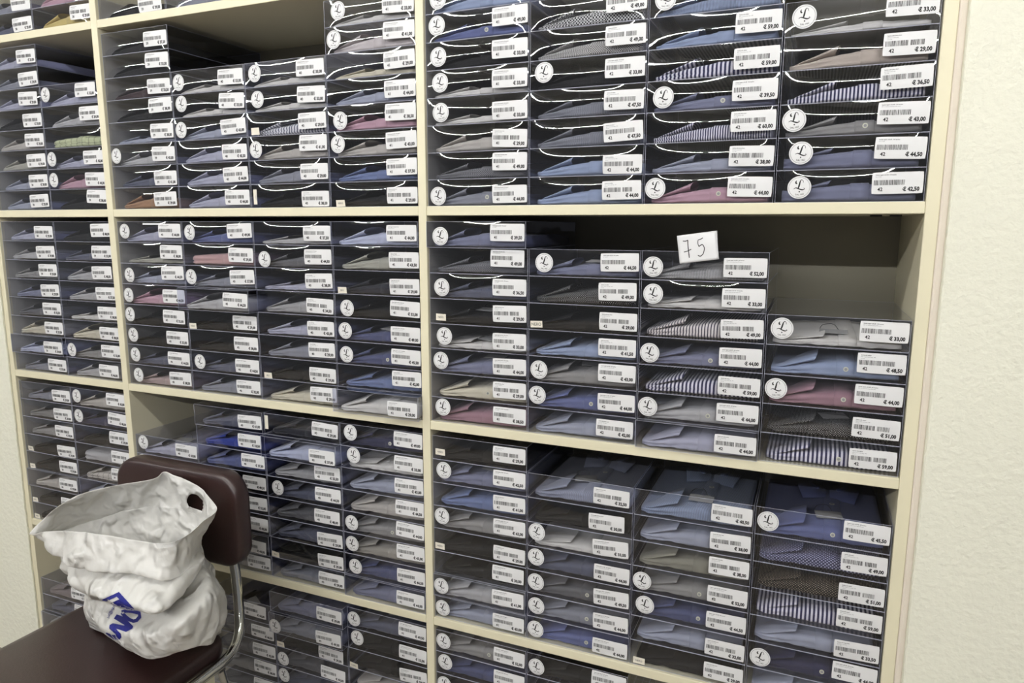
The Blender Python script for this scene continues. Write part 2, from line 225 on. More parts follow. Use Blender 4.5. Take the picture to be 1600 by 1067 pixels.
ROWS = """
@ 3 1 0 41
7 A ?,? lblue p 0 - S32,28 0 0 -
6 A 49,00 blue p 1 204,37 S28,33 0 0 b
5 A 33,00 black p 1 205,30 S31,27 0 0 -
4 A 33,00 white p 2 200,29 S35,31 0 0 -
3 A 33,00 white p 2 202,23 S35,27 0 0 -
2 B 29,00 beigew p 0 204,24 - 0 0 -
1 D 49,00 dgrey h 1 204,34 - 0 0 -
0 A 44,00 slateg p 0 206,24 S26,22 0 0 b
@ 3 1 1 42
6 C 49,00 hound H 0 200,47 - 0 0 -
5 C 49,00 grey h 0 206,33 - 0 0 -
4 A 33,00 black p 1 204,31 S31,34 0 0 -
3 C 47,50 slateg f 0 207,28 - 0 0 -
2 C 47,50 slateg f 0 209,26 - 0 0 -
1 C 44,00 lblue p 0 208,18 - 0 0 -
0 C 44,00 lblue p 0 201,28 - 0 0 -
@ 3 1 2 42
6 A ?,? lblue f 0 - S30,31 0 0 -
5 C 59,00 lblue p 1 210,32 - 0 0 -
4 C 59,00 navy s1 0 205,28 - 0 0 -
3 E 39,50 slate p 1 204,30 S32,27 0 0 b
2 B 60,00 navy s2 0 207,33 - 0 0 -
1 B 38,00 lslate p 1 208,28 - 0 0 -
0 A 44,00 pink p 0 207,30 S22,30 0 0 b
@ 3 1 3 42
5 A 33,00 white p 2 205,35 S31,32 0 0 -
4 B 29,00 beige p 0 204,30 - 0 0 -
3 B 36,50 navy s3 0 209,34 - 0 0 -
2 A 43,00 grey p 1 209,33 S25,30 0 0 b
1 E 44,50 slate p 3 206,33 S40,30 0 0 -
0 E 42,50 slate p 3 205,32 S41,27 0 0 -
@ 3 2 0 41
7 E 39,50 slate p 0 201,34 S36,25 12 0 -
6 D 49,00 dgrey h 1 194,36 - 0 0 -
5 E 36,50 dslate p 1 203,31 S32,26 0 0 -
4 B 29,00 black p 1 206,31 N28,15 0 0 t
3 A 33,00 white p 2 201,27 S37,30 0 0 t
2 A 44,00 slate p 0 207,28 S27,30 0 0 t
1 B 29,00 cream p 0 199,32 - 0 0 b
0 E 38,50 dpink p 0 199,32 S30,35 0 0 -
@ 3 2 1 42
6 E 44,50 slate p 1 201,33 S35,29 0 0 t
5 C 49,00 black d 0 196,31 - 0 0 -
4 B 29,00 black p 1 202,27 M18,12 0 0 -
3 C 41,50 lblue p 1 198,30 - 0 0 -
2 A 43,00 grey p 0 199,34 S25,28 0 0 t
1 A 44,00 blue p 0 201,29 S21,29 0 0 b
0 B 42,00 lslate p 0 197,30 - 0 0 -
@ 3 2 2 42
6 A 52,00 lgrey f 1 205,28 S23,26 0 0 -
5 A 33,00 white p 2 203,28 S25,30 0 0 -
4 C 49,00 purple s4 0 204,26 - 0 0 -
3 A 44,00 slate p 1 205,28 S22,25 0 0 b
2 C 59,00 navy s1 0 202,28 - 0 0 -
1 A 44,00 lgrey p 0 203,32 S20,28 0 0 b
0 B 44,00 lav p 0 199,29 - 12 0 -
@ 3 2 3 42
4 A 33,00 white p 2 207,35 S27,32 0 0 t
3 C 48,50 lblue p 0 208,35 - 0 0 b
2 A 44,00 dpink p 0 209,34 S23,31 0 0 b
1 C 51,00 black d 1 204,29 - 0 0 t
0 C 59,00 navy s1 0 198,28 - 0 0 b
@ 3 3 0 41
7 B 29,00 black p 1 203,34 N21,19 0 0 -
6 E 42,50 slate p 0 199,35 S30,33 0 0 t
5 B 41,00 mblue p 0 201,33 - 0 0 -
4 A 43,00 grey p 0 204,33 S23,33 0 0 -
3 B 29,00 black p 1 199,25 N16,13 0 0 -
2 D 30,00 black p 1 196,33 - 0 0 -
1 A 41,00 lgrey p 0 198,33 S19,29 6 0 -
0 A 43,00 lslate p 0 197,27 S18,26 0 0 -
@ 3 3 1 42
6 B 32,50 bluestr f 0 194,29 - 0 0 tc
5 D 30,00 black p 1 185,28 - 0 0 -
4 A 33,00 white p 2 195,28 S23,38 0 0 -
3 A 44,00 dslate p 0 199,27 S19,33 0 0 -
2 A 49,50 dgrey p 0 200,27 S21,30 0 0 b
1 A 44,00 slateg p 0 204,27 S23,29 0 0 tb
0 A 44,00 blue p 0 200,24 S20,28 0 0 b
@ 3 3 2 42
6 B 40,50 lblue f 0 205,31 - 0 0 tc
5 B 38,00 lslate p 0 207,30 - 0 0 -
4 B 38,00 olive p 0 204,33 - 0 0 -
3 A 52,00 grey p 1 206,28 S22,26 0 0 b
2 E 44,50 dblue p 0 202,28 S30,30 0 0 b
1 B 32,00 lslate p 0 203,24 - 0 0 -
0 B 29,00 black p 1 205,28 N21,11 0 0 -
@ 3 3 3 42
6 A 45,50 blue p 0 203,37 S24,30 0 0 tcb
5 C 49,00 navy D 0 207,32 - 0 0 -
4 C 51,00 blackt d 0 204,27 - 0 0 -
3 C 59,00 navy s1 0 205,31 - 0 0 -
2 B 33,50 lslate p 0 201,25 - 0 0 -
1 A 44,00 navy p 0 204,35 S25,26 0 0 b
0 B 33,50 lslate p 0 - - 0 0 -
@ 3 4 0 41
7 A 52,00 grey p 0 201,32 S22,31 0 0 b
6 E 44,50 dblue p 0 199,31 S26,33 0 0 -
5 A ?,? maroon p 1 - S23,30 0 0 -
@ 3 4 1 42
7 A 33,00 black p 1 203,39 S25,27 0 0 -
@ 2 0 0 39
0 D 39,00 black p 1 191,17 - 0 0 -
@ 2 0 1 40
0 B ?,? slateg p 0 - - 0 0 -
@ 2 1 0 39
7 B 37,50 black p 1 205,28 - 0 0 -
6 D 33,50 black p 1 201,33 - 0 0 -
5 C 33,50 maroon p 1 208,26 - 0 0 -
4 D 38,00 black p 1 199,37 - 0 0 -
3 B 38,00 lslate p 2 209,29 - 0 0 -
2 A 43,00 lgrey p 1 202,28 S20,28 0 0 -
1 B 41,00 dslate p 1 202,23 - 0 0 -
0 B 29,00 tan p 0 194,26 - 0 0 -
@ 2 1 1 40
5 A 33,00 white p 2 201,31 S25,29 0 0 -
4 A 33,00 white p 2 204,32 S30,34 0 0 -
3 A 43,00 lslate p 1 207,28 S23,27 0 0 -
2 C 43,50 lav p 0 211,24 - 0 0 -
1 C 44,00 lav p 0 198,26 - 0 0 -
0 C 44,00 lav p 0 204,27 - 0 0 -
@ 2 1 2 40
5 A 33,00 white p 2 207,33 S33,32 0 0 -
4 A 33,00 white p 2 209,31 S37,29 0 0 -
3 D 29,00 greystr s4 1 208,29 T25,12 0 0 -
2 A 41,00 beigew p 1 206,36 S24,26 0 0 -
1 D 29,00 slateg p 0 204,27 - 0 0 -
0 C 38,00 black p 1 206,17 V13,27 0 0 -
@ 2 1 3 41
7 A 33,00 white p 2 208,31 S40,33 0 0 -
6 A 41,00 whitep p 0 209,35 S25,30 0 0 -
5 B 29,00 cream p 2 204,31 - 0 0 -
4 C 44,00 lslate p 1 208,27 - 0 0 -
3 E 38,50 pink p 1 204,35 S36,24 0 0 -
2 A 43,00 beigew p 1 205,32 S26,29 0 0 -
1 D 37,50 mblue p 1 203,31 - 0 0 -
0 B 29,00 black p 1 210,25 N28,4 0 0 -
@ 2 2 0 40
7 A 44,00 lav p 0 207,33 S28,31 0 0 -
6 B 38,00 olivel p 2 210,34 - 0 0 -
5 E 44,50 lslate p 1 204,35 S34,25 0 0 -
4 A 44,50 pink p 0 197,29 S23,26 0 0 -
3 A 33,00 black p 1 192,30 S19,29 0 0 -
2 A 33,00 black p 1 198,29 S27,28 0 0 -
1 E 44,50 dslate p 1 200,29 S30,29 0 0 -
0 E 38,50 dpinkb p 1 205,30 S36,28 0 0 -
@ 2 2 1 40
7 A 49,00 blue p 1 204,34 S28,29 0 0 -
6 B 29,00 salmon p 4 209,30 - 0 0 -
5 A 37,00 slateg p 1 199,31 S18,27 0 0 -
4 C 44,50 lgrey p 0 215,32 - 36 5 -
3 B 29,00 black p 1 200,27 N11,5 0 0 -
2 D 38,00 black p 1 203,29 - 0 0 -
1 E 44,50 dslate p 1 201,27 S32,27 0 0 -
0 D 32,00 slateg p 0 206,28 - 0 0 -
@ 2 2 2 40
7 C 37,50 lgrey p 2 211,29 - 0 0 -
6 A 44,50 dgrey p 1 208,30 S33,21 0 0 -
5 C 38,00 lav p 2 214,29 - 0 0 -
4 C 34,50 lgrey f 0 211,25 - 0 0 -
3 C 43,00 lav p 1 211,26 - 0 0 -
2 C 29,00 slateg p 0 207,30 - 0 0 -
1 B 29,00 black p 1 209,24 B23,7 0 0 -
0 B 29,00 cream p 1 209,32 - 0 0 -
@ 2 2 3 41
7 D 44,00 lavb p 0 212,31 - 8 0 -
6 C 43,50 olivel p 0 209,27 - 0 0 -
5 B 29,00 navyd p 1 206,23 B23,9 0 0 -
4 A 33,00 black p 1 205,29 S36,24 0 0 -
3 A 49,00 dblue p 1 209,26 S28,26 0 0 t
2 A 45,50 dblue p 0 203,30 S29,25 0 0 b
1 C 42,00 mblue p 1 206,35 - 0 0 -
0 B 29,00 white p 0 203,25 - 27 2 -
@ 2 3 0 40
5 A 44,00 lav p 0 210,30 S30,36 0 0 t
4 A 44,00 slate p 0 - S15,45 0 0 -
3 A ?,? grey p 0 - - 0 0 x
2 A ?,? grey p 0 - - 0 0 x
1 A ?,? grey p 0 - - 0 0 x
0 A ?,? grey p 0 - - 0 0 x
@ 2 3 1 40
7 B 41,00 dslate p 0 204,28 - 4 0 -
6 C 33,50 royal p 1 191,31 - 0 0 -
5 D 37,50 blue p 0 206,34 - 0 0 -
4 A 49,50 black p 1 207,30 - 0 0 -
3 A 52,00 dslate p 1 205,29 - 0 0 -
2 A 43,00 dgrey p 1 203,28 - 0 0 -
1 E 44,50 dgrey p 1 193,22 - 6 0 -
0 C 29,00 grey p 0 203,31 - 0 0 -
@ 2 3 2 40
7 B 29,00 navyd p 1 198,33 V8,33 0 0 -
6 D 37,00 lavb p 0 200,25 - 18 0 -
5 C 33,50 lgrey f 1 212,33 - 0 0 -
4 E 44,50 dslate p 1 205,33 S36,29 0 0 -
3 D 48,00 dgrey p 0 193,30 - 0 0 -
2 C 29,00 dslate p 0 201,25 - 0 0 -
1 B 29,00 black p 1 199,23 B14,5 0 0 -
0 C 29,00 slateg p 0 199,30 - 0 0 -
@ 2 3 3 41
7 A 49,00 navy p 0 206,37 S32,36 0 0 b
6 A 33,00 white p 2 206,34 S39,36 0 0 -
5 C 43,00 lslate p 0 206,35 - 0 0 -
4 C 44,50 beigew p 0 207,37 - 0 0 -
3 A 44,00 grey p 0 204,39 S26,28 0 0 b
2 A 43,00 beigeg p 0 203,39 S25,29 0 0 -
1 E 44,50 dblue p 0 202,30 S33,26 0 0 -
0 D 44,00 slate p 0 200,30 - 5 0 -
@ 2 4 1 40
6 A 44,00 navy p 1 174,33 - 0 0 t
5 A 46,50 dgrey p 1 197,30 - 0 0 -
4 A 42,00 dgrey p 1 199,32 - 0 0 -
3 B 38,00 grey p 0 203,36 - 0 0 -
2 B 38,00 dgrey p 0 194,43 - 0 0 -
@ 2 4 2 40
7 C 29,00 slate p 0 204,31 - 17 0 -
6 A 49,50 slateg p 0 199,25 S13,20 25 0 -
5 B 29,00 black p 1 187,11 N4,1 0 0 -
4 A 44,00 dgrey p 0 191,22 S11,24 0 0 -
3 A ?,? dslate p 0 - S19,32 0 0 -
@ 2 4 3 41
7 A 49,50 dslate p 0 203,35 S17,28 0 0 t
6 A 33,00 black p 1 201,30 S30,34 0 0 -
5 B 29,00 black p 1 200,25 N16,7 0 0 -
4 A ?,? beigew p 0 - - 0 0 -
@ 1 0 0 38
1 B ?,? slateg p 1 200,20 - 0 0 -
0 B 29,00 dslate p 1 205,22 - 0 0 -
@ 1 0 1 38
1 A ?,? pink p 0 - - 0 0 -
0 B 29,00 yellow p 0 202,29 - 0 0 -
@ 1 1 0 38
7 B 29,00 lav p 1 196,28 - 0 0 -
6 B 29,00 slateg p 1 204,24 - 0 0 -
5 B 29,00 lav p 1 188,28 - 0 0 -
4 B 29,00 black p 1 197,25 - 0 0 -
3 B 29,00 beigew p 1 202,27 - 0 0 -
2 B 29,00 olivel p 1 203,27 - 0 0 -
1 B 29,00 lslate p 1 200,26 - 0 0 -
0 B 29,00 lslate p 1 192,27 - 0 0 -
@ 1 1 1 39
5 A 32,00 lav p 1 187,41 S8,33 0 0 -
4 B 29,00 lgrey p 1 203,31 - 0 0 -
3 B ?,? green c 4 - - 0 0 -
2 A 42,00 lav p 1 198,28 S21,28 0 0 -
1 A 44,00 pink p 0 198,26 S13,27 0 0 -
0 D 38,00 black p 1 203,36 - 0 0 -
@ 1 2 0 38
7 B 29,00 lav p 1 196,26 - 0 0 -
6 B 29,00 lgrey p 1 195,25 - 0 0 -
5 B 29,00 grey p 1 207,29 - 0 0 -
4 B 29,00 slate p 1 198,26 - 0 0 -
3 B 32,50 dgrey p 1 203,28 - 0 0 t
2 B 29,00 cream p 0 206,27 - 0 0 -
1 B 29,00 lavb p 1 198,26 - 9 0 -
0 B 29,00 slateg p 1 196,28 - 0 0 -
@ 1 2 1 39
7 D 48,00 black p 1 197,33 - 0 0 -
6 C 33,00 dslate p 1 195,29 - 0 0 -
5 D 48,00 lgrey p 0 188,28 - 0 0 -
4 C 37,50 lgrey p 1 206,26 - 0 0 -
3 C 38,00 white p 2 205,27 - 0 0 -
2 B 38,00 cream p 0 207,25 - 0 0 -
1 A 32,00 grey p 1 203,30 S26,24 0 0 -
0 D 46,00 lgrey p 0 180,28 - 0 0 -
@ 1 3 0 38
7 B 29,00 slateg p 1 206,25 - 0 0 -
6 B 29,00 grey f 1 203,24 - 0 0 -
5 B 29,00 grey p 1 196,27 - 0 0 -
4 B 29,00 black p 1 204,17 N25,10 0 0 -
3 B 29,00 black p 1 206,27 N24,8 0 0 -
2 B 29,00 beigew p 0 206,29 - 6 0 -
1 B 29,00 black p 1 190,19 N18,8 0 0 -
0 B 29,00 black p 1 191,28 N19,10 0 0 -
@ 1 3 1 39
7 A 43,00 beigew p 0 204,39 S27,33 0 0 -
6 A 48,00 navy p 0 203,35 S27,29 0 0 -
5 B 29,00 black p 1 201,35 - 0 0 -
4 B 29,00 lgrey p 4 202,33 - 0 0 -
3 B 29,00 beigew c 0 190,35 - 0 0 -
2 A ?,? lslate p 0 197,53 - 0 0 -
1 A ?,? grey p 0 - - 0 0 x
0 A ?,? grey p 0 - - 0 0 x
@ 1 4 0 38
4 B 29,00 mauve p 1 190,77 - 0 0 -
3 B 29,00 dslate p 1 203,80 - 0 0 -
2 B 29,00 lgrey p 0 - - 12 0 -
1 B ?,? grey p 0 - - 0 0 x
0 B ?,? grey p 0 - - 0 0 x
"""
# ---------------------------------------------------------------- the room
L_OUT, A_L, A_R, B_L, B_R, R_IN, R_OUT = -2.510, -2.003, -1.980, -1.0, -.979, 0.0, .0215
DEP = .375
def zz(v): return v+Z0
mb = MB(); mb.box(-7.6, L_OUT, -.004, .06, 0, 2.75)
def ragged(x, side, y, name):
    """plaster lip that overlaps the cabinet edge, uneven like hand filled plaster"""
    m = MB(); rnd = random.Random(5 if side > 0 else 9); n = 330
    pts = []
    for i in range(n+1):
        z = 2.75*i/n; pts.append((x+side*(.0008*math.sin(z*31)+.0006*math.sin(z*83+1)+rnd.uniform(-.0011, .0011)), z))
    for i in range(n):
        (xa, za), (xb, zb) = pts[i], pts[i+1]; xo = x-side*.006
        m.quad((xa, y-.0012, za), (xb, y-.0012, zb), (xo, y+.0005, zb), (xo, y+.0005, za))
        m.quad((xa, y-.0012, za), (xa, y+.003, za), (xb, y+.003, zb), (xb, y-.0012, zb))
    return m
o = mb.build('wall_left', M['wall']); struct(o)
o = ragged(L_OUT+.002, 1, -.004, 'l').build('trim_1', M['wall']); struct(o)
mb = MB(); mb.box(.0335, 3.0, -.014, .06, 0, 2.75); o = struct(mb.build('wall_right', M['wall'])); bevel(o, .006, 4)
mb = MB(); mb.box(R_OUT, .036, -.002, .06, 0, 2.75); o = struct(mb.build('trim_2', M['wall_edge'])); bevel(o, .004, 2)
o = ragged(.0350, -1, -.0125, 'r').build('trim_3', M['wall']); struct(o)
mb = MB(); mb.box(-7.6, 3.0, .42, .46, 0, 2.75); struct(mb.build('wall_back', M['wall']))
mb = MB(); mb.box(-7.6, 3.0, -5.5, .46, -.05, 0); struct(mb.build('floor', M['floor']))
mb = MB(); mb.box(-7.6, 3.0, -5.5, .46, 2.75, 2.8); struct(mb.build('ceiling', M['ceil']))
TUBE_N = ['far row, leftmost', 'far row, second from the left', 'far row, third from the left', 'far row, third from the right', 'far row, second from the right', 'far row, rightmost',
          'near row, left', 'near row, middle', 'near row, right']
for i, (y, z, x, w) in enumerate(TUBES):
    t = empty('ceiling_lamp', (x, y, z)); tag(t, 'white fluorescent tube lamp on the ceiling, '+TUBE_N[i], 'lamp', 'ceiling tube lamps')
    m = MB(); m.box(-.72, .72, -.04, .04, .03, .08); m.build('lamp_body', M['ceil'], t)
    m = MB(); m.tube([(-.7, 0, 0), (.7, 0, 0)], .014, 8); m.build('tube', tube_mat('tube_glow', w), t)
# ---------------------------------------------------------------- the shelving
SH = [.9987, .4987, 0, -.4974, -.9979, -1.4979]
unit = empty('shelving_unit', (-1.24, .19, 0))
tag(unit, 'tall cream painted built-in shelving unit filled with shirt boxes', 'shelving')
ux, uy = -1.24, .19
def ub(name, x0, x1, y0, y1, z0, z1, mat, bev=.0015):
    m = MB(); m.box(x0-ux, x1-ux, y0-uy, y1-uy, z0, z1); o = m.build(name, mat, unit)
    if bev: bevel(o, bev)
    return o
TOP = zz(.9987)
ub('side_panel', L_OUT, -2.488, 0, DEP, 0, TOP, M['cream']); ub('side_panel', R_IN, R_OUT, 0, DEP, 0, TOP, M['cream'])
ub('divider', A_L, A_R, 0, DEP, 0, TOP, M['cream']); ub('divider', B_L, B_R, 0, DEP, 0, TOP, M['cream'])
ub('back_panel', L_OUT, R_OUT, DEP, DEP+.01, 0, TOP, M['inner_shade'], 0)
for x0, x1 in ((-2.488, A_L), (A_R, B_L), (B_R, R_IN)):
    for z in SH: ub('shelf_board', x0+.0002, x1-.0002, .0008, DEP, zz(z)-.0209, zz(z), M['cream'])
ub('plinth', -2.488, R_IN, .03, .05, 0, zz(-1.5188), M['cream'])
# the small dark shelf pins seen under the right board
for x in (-.078, -.045): ub('shelf_pin', x, x+.02, .10, .104, zz(-.0245), zz(-.0211), M['black'], 0)

# ---------------------------------------------------------------- shirt meshes
HB = .0575; PITCH = .058; DB = .335
def sst(a, b, x):
    t = max(0, min(1, (x-a)/(b-a))); return t*t*(3-2*t)
VAR = {0: dict(h=.028, ch=.043, cx=.088, tip=.011, cd=.045, ct=.0095), 1: dict(h=.024, ch=.038, cx=.092, tip=.010, cd=.04, ct=.0085),
       2: dict(h=.015, ch=.023, cx=.098, tip=.007, cd=.04, ct=.0045), 3: dict(h=.031, ch=.040, cx=.090, tip=.022, cd=.035, ct=.006),
       4: dict(h=.030, ch=0, cx=0, tip=.024, cd=0, ct=0)}
def prof(x, W, vv, off=0.0):
    """front-to-back section of the folded body at x"""
    h = vv['tip']+(vv['h']-vv['tip'])*sst(.0, .135, x)-.004*sst(.15, W, x)
    cr = .006*(1-sst(.03, .13, x)); yf = .007+.012*(1-sst(.0, .03, x))+.010*sst(W-.02, W, x)
    o = off
    P = [(yf+.010, 0), (yf+.002-o, .12*h), (yf+.000-o, .28*h), (yf+.0015+cr-o, .42*h), (yf+.0005-o, .56*h), (yf+.002-o, .80*h),
         (yf+.007-o*.6, .95*h+o*.6), (yf+.018, h+o), (yf+.05, h*1.03+o), (.12, h*1.06+o), (.20, h*1.04+o), (.27, h*1.0+o), (.305, h*.92+o), (.316, h*.5), (.312, 0)]
    return P
def body_mesh(W, vi):
    vv = VAR[vi]; m = MB(); nx = 26; xs = [.010+(W-.020)*i/nx for i in range(nx+1)]; rows = [prof(x, W, vv) for x in xs]; nt = len(rows[0])
    rnd = random.Random(vi*7+3)
    for i, x in enumerate(xs):
        for j, (y, z) in enumerate(rows[i]):
            wv = .0007*math.sin(x*90+j*1.3)+.0005*math.sin(x*210-j)
            m.v.append((x, y+(wv if 0 < j < 7 else 0), max(.0006, z+(wv if j > 0 and j < nt-1 else 0))))
    for i in range(nx):
        for j in range(nt-1): m.f.append((i*nt+j, (i+1)*nt+j, (i+1)*nt+j+1, i*nt+j+1)); m.mi.append(0)
    m.f.append(tuple(range(nt))[::-1]); m.f.append(tuple(nx*nt+j for j in range(nt))); m.mi += [0, 0]
    return m.mesh('shirt_body', [M['paper']], True)
def strip_mesh(W, vi, x0, x1, off=.0020):
    vv = VAR[vi]; m = MB(); xs = [x0, x0+.001, x1-.001, x1]; nt = 13
    for q, x in enumerate(xs):
        for (y, z) in prof(x, W, vv, off if 0 < q < 3 else 0)[:nt]: m.v.append((x, y, z+.0004))
    for i in range(3):
        for j in range(nt-1): m.f.append((i*nt+j, (i+1)*nt+j, (i+1)*nt+j+1, i*nt+j+1)); m.mi.append(0)
    return m.mesh('placket', [M['paper']], True)
def cuff_mesh(W, vi):
    vv = VAR[vi]; m = MB(); n = 12; seg = 22
    for i in range(n+1):
        t = i/n; x = .011+(vv['cx']-.011)*t; zb = vv['tip']*.75+(vv['ch']-vv['ct']-vv['tip']*.75)*(t**1.05)
        hd = .012+(vv['cd']-.012)*sst(0, .8, t); ht = .0014+(vv['ct']-.0014)*t**1.2; yc = .0095+.012*(1-sst(0, .25, t))+hd
        for k in range(seg):
            a = 2*math.pi*k/seg; ca, sa = math.cos(a), math.sin(a)
            yy = yc+hd*math.copysign(abs(ca)**.8, ca); z = zb+ht*math.copysign(abs(sa)**1.0, sa)
            m.v.append((x+(.004*math.sin(a)*t), yy, min(z, .0545)))
    for i in range(n):
        for k in range(seg):
            m.f.append((i*seg+k, i*seg+(k+1) % seg, (i+1)*seg+(k+1) % seg, (i+1)*seg+k)); m.mi.append(0)
    m.f.append(tuple(range(seg))[::-1]); m.mi.append(0)
    me = m.mesh('cuff', [M['paper']], True); return me
def collar_mesh(W, vi):
    vv = VAR[vi]; m = MB(); h = vv['h']*1.05; cx = W*.56
    # two folded collar points lying on the body and the neck band behind them
    for s in (-1, 1):
        P = [(cx+s*.004, .175, h+.002), (cx+s*.050, .150, h+.004), (cx+s*.062, .215, h+.012), (cx+s*.030, .262, h+.014), (cx+s*.003, .205, h+.007)]
        Q = [(p[0], p[1], p[2]-.0025) for p in P]
        m.add(P+Q, [(0, 1, 2, 3, 4), (9, 8, 7, 6, 5)]+[(i, (i+1) % 5, 5+(i+1) % 5, 5+i) for i in range(5)])
    pts = [(cx+.036*math.cos(a), .232+.034*math.sin(a), h+.010) for a in [math.radians(-60+300*i/14) for i in range(15)]]
    m.tube(pts, .0042, 8)
    return m.mesh('collar', [M['paper']], True)
BODY = {}; CUFF = {}; PLK = {}; COLLAR = {}
def disc(m, c, r, nrm='y', seg=14, mi=0, th=.0012):
    vs = []
    for d in (0, -th):
        for k in range(seg):
            a = 2*math.pi*k/seg
            vs.append((c[0]+r*math.cos(a), c[1]+d, c[2]+r*math.sin(a)) if nrm == 'y' else (c[0]+r*math.cos(a), c[1]+r*math.sin(a), c[2]-d))
    m.add(vs, [tuple(range(seg)), tuple(range(seg, 2*seg))]+[(k, (k+1) % seg, seg+(k+1) % seg, seg+k) for k in range(seg)], mi)
BT = MB(); disc(BT, (0, 0, 0), .0045); disc(BT, (0, -.001, 0), .0026, mi=1, th=.0006); BTN = BT.mesh('button', [M['button'], M['card']], False)
BT = MB(); disc(BT, (0, 0, 0), .0055, 'z'); disc(BT, (0, 0, .001), .0032, 'z', mi=1, th=.0006); BTZ = BT.mesh('button', [M['button'], M['card']], False)

# ---------------------------------------------------------------- boxes
def shell_mesh(W):
    m = MB(); H = HB; e = .0007
    m.quad((0, 0, e), (W, 0, e), (W, DB, e), (0, DB, e)); m.quad((0, 0, H), (0, DB, H), (W, DB, H), (W, 0, H))
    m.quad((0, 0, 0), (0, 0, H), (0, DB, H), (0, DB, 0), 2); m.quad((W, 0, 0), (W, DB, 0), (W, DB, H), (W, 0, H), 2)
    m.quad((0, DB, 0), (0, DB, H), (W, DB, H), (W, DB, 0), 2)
    t = .0008
    def bar(p, q):
        x0, x1 = sorted((p[0], q[0])); y0, y1 = sorted((p[1], q[1])); z0, z1 = sorted((p[2], q[2]))
        m.box(max(0, x0-t/2), min(W, x1+t/2), y0-t/2, y1+t/2, max(0, z0-t/2), min(H, z1+t/2), 1)
    for z in (0, H): bar((0, 0, z), (W, 0, z)); bar((0, DB, z), (W, DB, z))
    for x in (0, W):
        bar((x, 0, 0), (x, 0, H)); bar((x, 0, H), (x, DB, H)); bar((x, 0, 0), (x, DB, 0)); bar((x, DB, 0), (x, DB, H))
    return m.mesh('box_shell', [M['film'], M['edge'], M['side']])
SHELL = {}
def bulge_fn(rnd, W):
    B = rnd.uniform(.0023, .0042); p1, p2, p3 = rnd.uniform(0, 6), rnd.uniform(0, 6), rnd.uniform(-.35, .35); q = rnd.uniform(.00005, .0004)
    kk = rnd.uniform(1.5, 3.5)
    def f(x, z):
        u = max(-1, min(1, 2*x/W-1)); v = max(-1, min(1, 2*z/HB-1)); e = (1-abs(u)**2.6)*(1-v*v)
        return -(B*e*(1+p3*u)+q*e*math.sin(kk*u+p1)*math.sin(2.2*v+p2))
    return f
def front_mesh(W, f):
    m = MB(); nx, nz = 24, 10
    for i in range(nx+1):
        for j in range(nz+1): x, z = W*i/nx, HB*j/nz; m.v.append((x, f(x, z), z))
    for i in range(nx):
        for j in range(nz): a0 = i*(nz+1)+j; m.f.append((a0, a0+nz+1, a0+nz+2, a0+1)); m.mi.append(0)
    return m.mesh('front_panel', [M['film']], True)
def conform(mb, f, cx, cz, rot, off):
    ca, sa = math.cos(rot), math.sin(rot); nv = []
    for x, y, z in mb.v:
        X = cx+x*ca-z*sa; Zc = cz+x*sa+z*ca; nv.append((X, f(X, Zc)-off+y, Zc))
    mb.v = nv
LINES = {'A': ('Camicia regular collo BD - NO taschino', '6787 -1/1 Camicia manica lunga 100% cotone', None),
         'E': ('Camicia regular collo BD - NO taschino', 'Cod. 1-27-850', None),
         'D': ('Camicia regular collo botton down', '2817 Camicia manica lunga', None),
         'B': ('Camicia collo botton down', '2817 Camicia manica lunga', 'cotone 100%'),
         'C': ('Camicia collo italiano', '9800-1-1 Camicia manica lunga - 100%', 'cotone 2/2')}
def label_mb(style, size, price):
    w, h = .0795, .0370; m = MB(); nx, nz = 10, 5
    for i in range(nx+1):
        for j in range(nz+1):
            x, z = w*(i/nx-.5), h*(j/nz-.5)
            if i in (0, nx) and j in (0, nz): x *= .985; z *= .968
            m.v.append((x, 0, z))
    for i in range(nx):
        for j in range(nz): a0 = i*(nz+1)+j; m.f.append((a0, a0+nz+1, a0+nz+2, a0+1)); m.mi.append(0)
    t1, t2, t3 = LINES[style]; k = MB()
    put_text(k, t1, -.0345, .0132, .0017, 1, .80, .02); put_text(k, t2, -.0345, .0102, .0014, 2, .76)
    if t3: put_text(k, t3, -.0345, .0074, .0013, 2, .76)
    rnd = random.Random(price+style); long_ = style in 'BC'; x = -.0365; end = .0215 if long_ else .011
    while x < end:
        bw = rnd.choice((.00035, .0005, .0008, .0011))
        if not (long_ and -.0015 < x < .0008): k.box(x, x+bw, 0, 0, -.0035, .0052, 1)
        x += bw+rnd.choice((.0005, .0007, .001))
    k.v = [(a, 0, c) for a, b, c in k.v]
    if price != '?,?':
        put_text(k, size, -.0305, -.0135, .0058, 1, .95, .028)
        put_text(k, '\u20ac '+price, .0345, -.0140, .0064, 1, .86, .048, right=True)
    m.add([(a, -.00022, c) for a, b, c in k.v], k.f, 0); m.mi = m.mi[:nx*nz]+k.mi
    return m
def stroke(mb, pts, ws, mi, y=-.0002):
    n = len(pts); L = []; R = []
    for i, (x, z) in enumerate(pts):
        ax, az = pts[max(0, i-1)]; bx, bz = pts[min(n-1, i+1)]; dx, dz = bx-ax, bz-az; l = math.hypot(dx, dz) or 1
        w = (ws[i] if isinstance(ws, (list, tuple)) else ws)/2; L.append((x-dz/l*w, y, z+dx/l*w)); R.append((x+dz/l*w, y, z-dx/l*w))
    mb.add(L+R, [(i, i+1, n+i+1, n+i) for i in range(n-1)], mi)
